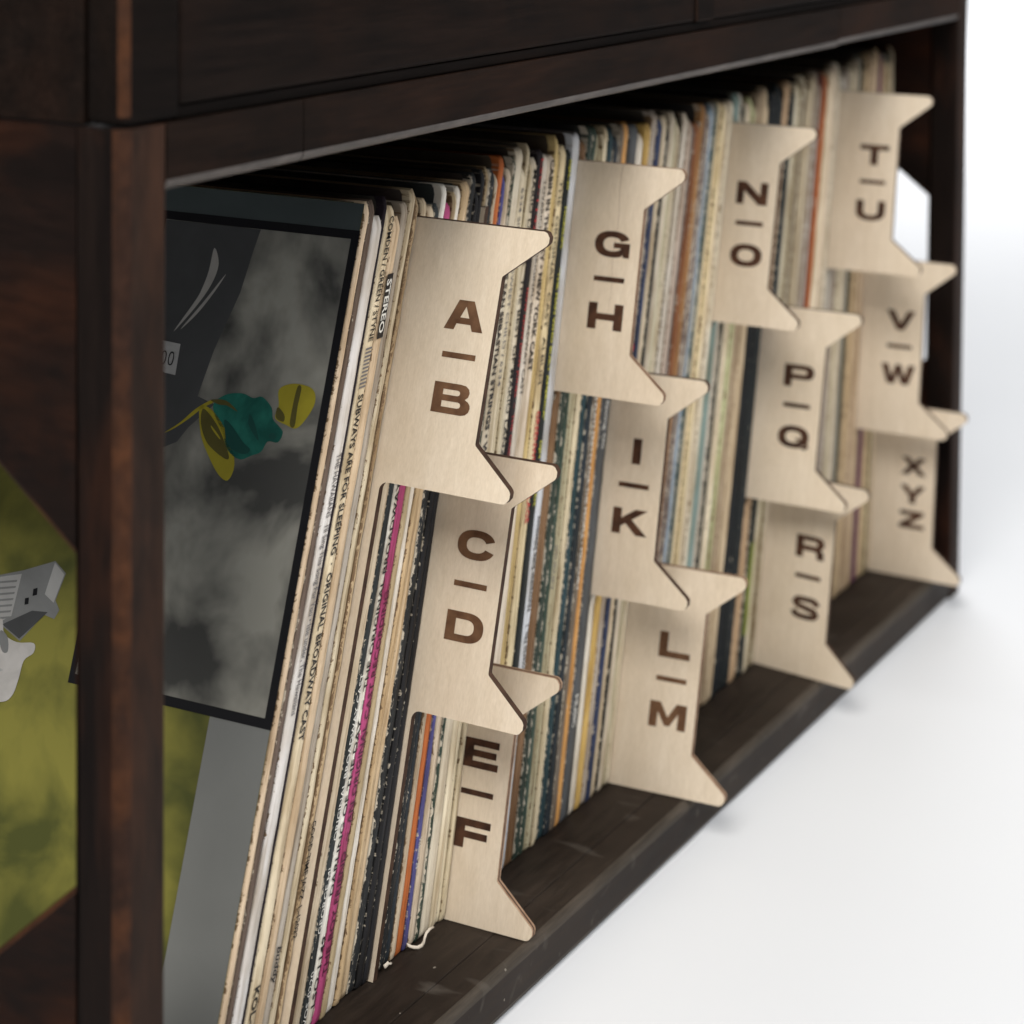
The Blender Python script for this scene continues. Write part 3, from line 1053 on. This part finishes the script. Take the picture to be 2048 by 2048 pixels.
lettering(by(83.0), 'THE HAWAIIANS   I\'ll Sing This Song For You \u2022 Isle under, The Hawaiians', .224, .130, .0030, 'grey', u=.55)
S = by(92.3)
lettering(S, 'COMDEN / GREEN / STYNE', .3125, .2640, .0030, 'black', u=.52)
patch(S, 'tick_stripe', .2465, .2625, .12, .78, 'grey', 11)
lettering(S, 'SUBWAYS ARE FOR SLEEPING  \u00b7  ORIGINAL BROADWAY CAST', .2440, .1180, .0033, 'black', u=.5, bold=.02)
lettering(S, 'KOL-5730', .0340, .0100, .0032, 'black', u=.5, bold=.02)
S = by(99.2)
patch(S, 'label_patch', .264, .289, .1, .9, 'black')
lettering(S, 'STEREO', .287, .266, .0032, 'white', u=.5, bold=.02).location.y -= .00012
lettering(by(104.9), 'buddy', .0430, .0300, .0030, 'black', shear=.3)
lettering(by(114.2), 'GOOD TIME JAZZ  L-12022', .083, .042, .0028, 'black', u=.6)
S = by(132.3)
lettering(S, 'VOS-0220          GEORGE M!   -   ORIGINAL BROADWAY CAST', .1300, .0040, .0023, 'white', down=False, bold=.005)
lettering(by(136.6), 'LSO-1149        DARLING OF THE DAY  ~  THE ORIGINAL BROADWAY CAST RECORDING', .2550, .0090, .0026, 'black', down=False, bold=.012)
lettering(by(140.8), 'THE BOY FRIEND  ~  AN ORIGINAL CAST RECORDING', .1580, .0180, .0030, 'plum', down=False, bold=.012)
lettering(by(206.3), 'Volume 23', .0440, .0320, .0020, 'white', bold=.0)
lettering(by(218.1), 'THE SAN SEBASTIAN STRINGS \u2022 WS 1670', .2740, .1760, .0032, 'black', u=.5, bold=.03)
lettering(by(226.1), '6334 SINGLE \u00b7 SWEET CHILD / 6334', .3020, .2180, .0024, 'grey', u=.5, bold=.005)
lettering(by(242.4), 'MARIO LANZA   THE BEST OF MARIO LANZA. VOL. 2', .3080, .1600, .0026, 'black', u=.5, bold=.012)
S = by(244.6)
lettering(S, 'LSO-1142', .3120, .2800, .0020, 'red', bold=.0)
lettering(S, 'HOW NOW DOW JONES  ~  THE ORIGINAL BROADWAY CAST', .2560, .1400, .0020, 'red', bold=.0)
lettering(by(250.6), 'TOVARICH  -  ORIGINAL BROADWAY CAST', .3020, .2090, .0026, 'black', u=.6, bold=.0)
lettering(by(256.1), 'CABIN IN THE SKY \u2022 NEW YORK CAST', .3100, .2180, .0034, 'black', u=.45, bold=.03)
S = by(270.7)
lettering(S, 'THE  ORIGINAL  CAST  ALBUM', .2990, .2100, .0028, 'black', u=.3, bold=.0)
lettering(S, 'GREENWICH VILLAGE', .1980, .1500, .0032, 'red', u=.6, bold=.012)
S = by(277.1)
lettering(S, 'DJM-20      HORSLIPS       "THE MAN WHO BUILT AMERICA"       DJM RECORDS', .3070, .1560, .0019, 'yellow', u=.5, bold=.01)
lettering(by(283.0), 'The Piano Concerto No. 1     Nutcracker Suite Selections', .1500, .0650, .0028, 'black', down=False, bold=.012)
lettering(by(330.7), 'AUSTIN PLAYS PRETTY FOR THE PEOPLE \u2022 MERCURY', .2050, .1050, .0024, 'white', u=.5, bold=.01)
lettering(by(340.7), "What's Going On", .2050, .1660, .0030, 'white', u=.5, bold=.01)
lettering(by(340.7), 'MUSIC', .0560, .0420, .0030, 'white', u=.4, bold=.02)
lettering(by(307.1), 'JOURNEY', .1320, .1120, .0024, 'grey', bold=.0)
lettering(by(313.3), 'HOME', .2920, .2800, .0026, 'brown', bold=.0)

# red dots, label and olive picture on some of the far spines
S = by(361.3)
for i in range(6):
    bm = bmesh.new()
    c = frame(S, .2085 - i * .0088, .5)
    c.y -= .0001
    vs = [bm.verts.new(c + Vector((.0016 * cos(t * pi / 4), 0, .0022 * sin(t * pi / 4)))) for t in range(8)]
    bm.faces.new(vs)
    me = bpy.data.meshes.new('dot')
    bm.to_mesh(me)
    bm.free()
    link('dot', me, INK['red'], S.o)
S = recs[recs.index(by(521.1))]
patch(S, 'red_label', .190, .198, .1, .9, 'vermilion')
patch(by(543.1), 'olive_picture', .022, .070, .15, .85, 'green')

# ------------------------------------------------------------------ printed cover of the leftmost sleeve
S0 = recs[0]
AN0 = lean(S0.l)


def mat_photo(name, lo, hi, scale, seed):
    m, nt, b = new_mat(name)
    v = coords(nt, 'Object', (1, 1, 1), (seed, 0, 0))
    n = noise(nt, v, scale, 4.5, 0.5, 0.25)
    nt.links.new(ramp(nt, n, [(0.40, lo), (0.60, hi)]), b.inputs['Base Color'])
    b.inputs['Roughness'].default_value = 0.45
    b.inputs['Specular IOR Level'].default_value = 0.2
    return m


PH = {
    'grey_band': flat('cover_grey', (.20, .205, .197), .45, .05, 20),
    'olive': mat_photo('cover_olive', (.075, .082, .024), (.225, .21, .048), 24, 3.1),
    'cloud': mat_photo('cover_cloud', (.055, .055, .052), (.29, .285, .25), 24, 1.7),
    'shaded_band': flat('cover_shaded_band', (.055, .068, .070), .45, .1, 20),  # shade under the top rail, painted into the cover's upper strip
    'black': flat('cover_black', (.010, .010, .012), .4),
    'coat': flat('cover_coat', (.060, .062, .064), .45, .1, 40),
    'pale': flat('cover_pale', (.46, .445, .43), .45, .12, 90),
    'mid': flat('cover_mid_grey', (.19, .195, .195), .45, .1, 70),
    'light': flat('cover_light_grey', (.36, .36, .355), .45, .1, 70),
    'teal': mat_photo('cover_teal', (.010, .075, .060), (.020, .15, .115), 70, 5.0),
    'tealdark': flat('cover_teal_shade', (.010, .060, .050), .45),
    'yellow': flat('cover_yellow', (.31, .265, .025), .45, .12, 90),
    'olivedark': flat('cover_dark_olive', (.085, .075, .020), .45, .15, 90),
    'lapel': flat('cover_lapel', (.33, .32, .30), .45, .1, 60),
}


def cover(name, pts, mat, layer, parent=S0.o):
    """Flat print on the left face of the first sleeve; pts in mm: depth behind the spine, height along it."""
    n = Vector((-cos(AN0), 0, sin(AN0)))
    pp, tr = poly_faces([pts])
    bm = bmesh.new()
    V = []
    for v, q in pp:
        q = q / 1000
        p = Vector((q * sin(AN0) + .00004, v / 1000, q * cos(AN0))) + n * (.00010 + .00007 * layer)
        V.append(bm.verts.new(p))
    for t in tr:
        bm.faces.new([V[i] for i in t])
    for f in bm.faces:
        f.normal_update()
        if f.normal.x > 0:
            f.normal_flip()
    me = bpy.data.meshes.new(name)
    bm.to_mesh(me)
    bm.free()
    return link(name, me, PH[mat], parent)


def smooth(pts, n=4):
    out = []
    m = len(pts)
    for i in range(m):
        p0, p1, p2, p3 = (Vector(pts[(i + k) % m]) for k in (-1, 0, 1, 2))
        for j in range(n):
            t = j / n
            q = .5 * ((2 * p1) + (p2 - p0) * t + (2 * p0 - 5 * p1 + 4 * p2 - p3) * t * t + (3 * p1 - p0 - 3 * p2 + p3) * t ** 3)
            out.append((q.x, q.y))
    return out


cover('cover_print', [(1.5, 1), (310, 1), (310, 320), (1.5, 320)], 'olive', 0)
cover('cover_band', [(1.6, 1.2), (28.2, 1.2), (28.2, 300), (1.6, 300)], 'grey_band', 1)
cover('cover_band', [(1.6, 300.2), (110, 300.2), (305, 319.9), (1.6, 319.9)], 'shaded_band', 1)
cover('photo_frame', [(1.2, 128), (94.5, 128), (94.5, 309.6), (1.2, 309.6)], 'black', 2)
cover('photo', [(4.6, 131.6), (91.8, 131.6), (91.8, 306.2), (4.6, 306.2)], 'cloud', 3)
cover('coat', [(91.8, 306.0), (46, 306.0), (47.5, 298), (50, 281), (57, 258), (60.5, 240), (52, 238), (62, 228), (66, 222), (74, 218), (91.8, 218)], 'coat', 4)
cover('pale_strip', [(68, 132), (72, 132), (72, 160), (70.5, 150)], 'pale', 4)
cover('lapel', smooth([(66, 297), (62.5, 291), (64, 283), (69, 274), (77.5, 263), (70, 276), (68, 281), (66.5, 288)]), 'lapel', 5)
cover('lapel', smooth([(58.2, 287.5), (62, 280), (68, 271), (74.5, 264.2), (66, 276)]), 'lapel', 5)
cover('teal_flower', smooth([(52.5, 237), (48, 242), (40.5, 243.6), (35, 242.5), (31, 243.4), (26, 240), (24.5, 236), (21, 233.5), (19, 231.5), (20.5, 227.8), (25, 227.5), (27, 223.5), (31, 221.5), (36, 219.4), (42, 222), (46, 228)]), 'teal', 5)
cover('flower_shade', smooth([(46, 233), (42, 231), (36, 226), (32, 223.5), (35, 221.5), (42, 223.5), (45, 229)]), 'tealdark', 6)
cover('flower_shade', smooth([(35, 236.5), (32, 233), (29, 227.5), (31.5, 229), (35, 233)]), 'tealdark', 6)
cover('flower_shade', smooth([(23.5, 231), (21.5, 229.8), (23, 228.2), (25, 229.5)]), 'tealdark', 6)
cover('yellow_bloom', smooth([(24.2, 247), (19, 249.8), (12, 249.8), (8.4, 248), (7.4, 244), (9.6, 238.5), (13.4, 233.9), (18, 234.5), (23.6, 236.4), (23, 241)]), 'yellow', 5)
cover('bloom_shade', smooth([(16.2, 249), (14.4, 248.8), (14.6, 242), (14.4, 234.6), (16.6, 235), (16.8, 242)]), 'olivedark', 6)
cover('bloom_shade', smooth([(23.3, 240.5), (19.8, 238.2), (19.6, 235.6), (23.2, 236.6)]), 'olivedark', 6)
cover('lemon', smooth([(58.5, 236), (53.5, 236.2), (47, 231.5), (41, 224.5), (37.8, 217), (39.4, 211.2), (44, 212.5), (50, 218.5), (55.5, 226)]), 'yellow', 5)
cover('lemon_shade', smooth([(57, 235.5), (53.5, 234.2), (47.5, 229), (41.5, 221), (41.5, 218.6), (47, 220.5), (52.5, 224), (56.4, 230)]), 'olivedark', 6)
cover('lemon_shade', smooth([(51.5, 230), (50.6, 228.5), (46.5, 225.5), (47, 226.6)]), 'yellow', 7)
cover('leaf', smooth([(72.5, 224.6), (66, 229.5), (60, 235.4), (53.8, 239.4), (52.6, 238.6), (57, 236), (62, 231.6), (68, 227)]), 'yellow', 5)
cover('leaf', smooth([(54, 239.4), (47, 240), (40.8, 236.6), (46, 238.2), (50, 238.2)]), 'olivedark', 6)
st = cover('price_sticker', [(88, 247.6), (72.6, 246.6), (73.0, 258.6), (88, 259.4)], 'light', 7)
st['label'] = 'small grey price sticker'
# the two noughts on the sticker
for k_, v0 in enumerate((76.0, 79.6)):
    n_ = []
    for (vv, qq) in arc(v0, 252.6, 1.35, 2.7, 0, 350, 16):
        n_.append((vv, qq))
    inn = arc(v0, 252.6, .85, 2.2, 0, 350, 16)
    pts, tr = poly_faces([n_, inn])
    bm = bmesh.new()
    nn = Vector((-cos(AN0), 0, sin(AN0)))
    V = [bm.verts.new(Vector((q / 1000 * sin(AN0) + .00004, v / 1000, q / 1000 * cos(AN0))) + nn * .00075) for v, q in pts]
    for t in tr:
        bm.faces.new([V[i] for i in t])
    me = bpy.data.meshes.new('numeral')
    bm.to_mesh(me)
    bm.free()
    link('numeral', me, PH['black'], st)
# house and white blossom seen through the cut-out of the end panel
cover('house', [(150, 155), (137, 161), (126, 164.5), (111.8, 170.2), (105.6, 166.5), (108, 156), (105.2, 152.9), (106.8, 149.2), (112, 150), (121, 138.6), (132, 143), (150, 140)], 'mid', 3)
cover('house_wall', [(111.8, 169.6), (106.2, 166), (108.6, 155), (113.6, 157.4)], 'light', 4)
cover('house_wall', [(150, 141), (132.8, 143.6), (127.4, 147), (126.6, 163), (137, 160.2), (150, 154.6)], 'light', 4)
for k_ in range(7):
    y_ = 143.5 + k_ * 2.3
    cover('house_siding', [(150, y_ - 2.6), (128.2, y_ + 2.4), (128.1, y_ + 3.2), (150, y_ - 1.8)], 'mid', 5)
cover('house_window', [(119.5, 158.4), (117.6, 159.2), (117.2, 156.6), (119.2, 155.8)], 'black', 5)
cover('house_window', [(122.6, 154.4), (120.8, 155.0), (120.4, 152.6), (122.2, 152.0)], 'black', 5)
cover('house_roof', [(118, 150.5), (110.4, 151.2), (121.4, 139.4), (131.0, 143.2)], 'coat', 5)
cover('blossom', smooth([(150, 148), (133, 146), (129, 140), (122, 138), (114, 139), (113.2, 135.5), (117, 132), (117.8, 124.5), (119.6, 118), (126, 115), (150, 112)]), 'pale', 5)
cover('blossom_shade', smooth([(131, 141), (127, 139), (125.5, 134), (128, 133.4), (130.6, 137)]), 'mid', 6)
cover('blossom_shade', smooth([(150, 131), (134, 128), (126, 127), (132, 125.6), (150, 127)]), 'light', 6)


# ------------------------------------------------------------------ torn paper at the foot of some sleeves
def flake(r, q, u, length, curl, seed):
    rr = random.Random(seed)
    bm = bmesh.new()
    p = frame(r, q, u)
    prev = None
    ang = rr.uniform(-.4, .4)
    for i in range(9):
        k = i / 8
        c = Vector((p.x + length * k * cos(ang) * (.9 + .2 * sin(k * 7)), p.y - .0006 - .0035 * sin(k * 2.6) * curl, max(.0006, p.z + .0022 * sin(k * 6 + seed) * curl)))
        wv = Vector((0, .0004, .0007 * (1 - .7 * k)))
        a, b_ = bm.verts.new(c - wv), bm.verts.new(c + wv)
        if prev:
            f = bm.faces.new((prev[0], a, b_, prev[1]))
            f.smooth = True
        prev = (a, b_)
    me = bpy.data.meshes.new('torn_flap')
    bm.to_mesh(me)
    bm.free()
    o = link('torn_flap', me, M_PALE, r.o)
    o.color = (.6, .54, .46, .2)
    mod = o.modifiers.new('thick', 'SOLIDIFY')
    mod.thickness = .0003


flake(by(206.3), .0030, .4, .0170, 1.0, 3)
flake(by(187.0), .0030, .5, .0045, .3, 5)
flake(by(126.4), .0030, .5, .0050, .6, 12)
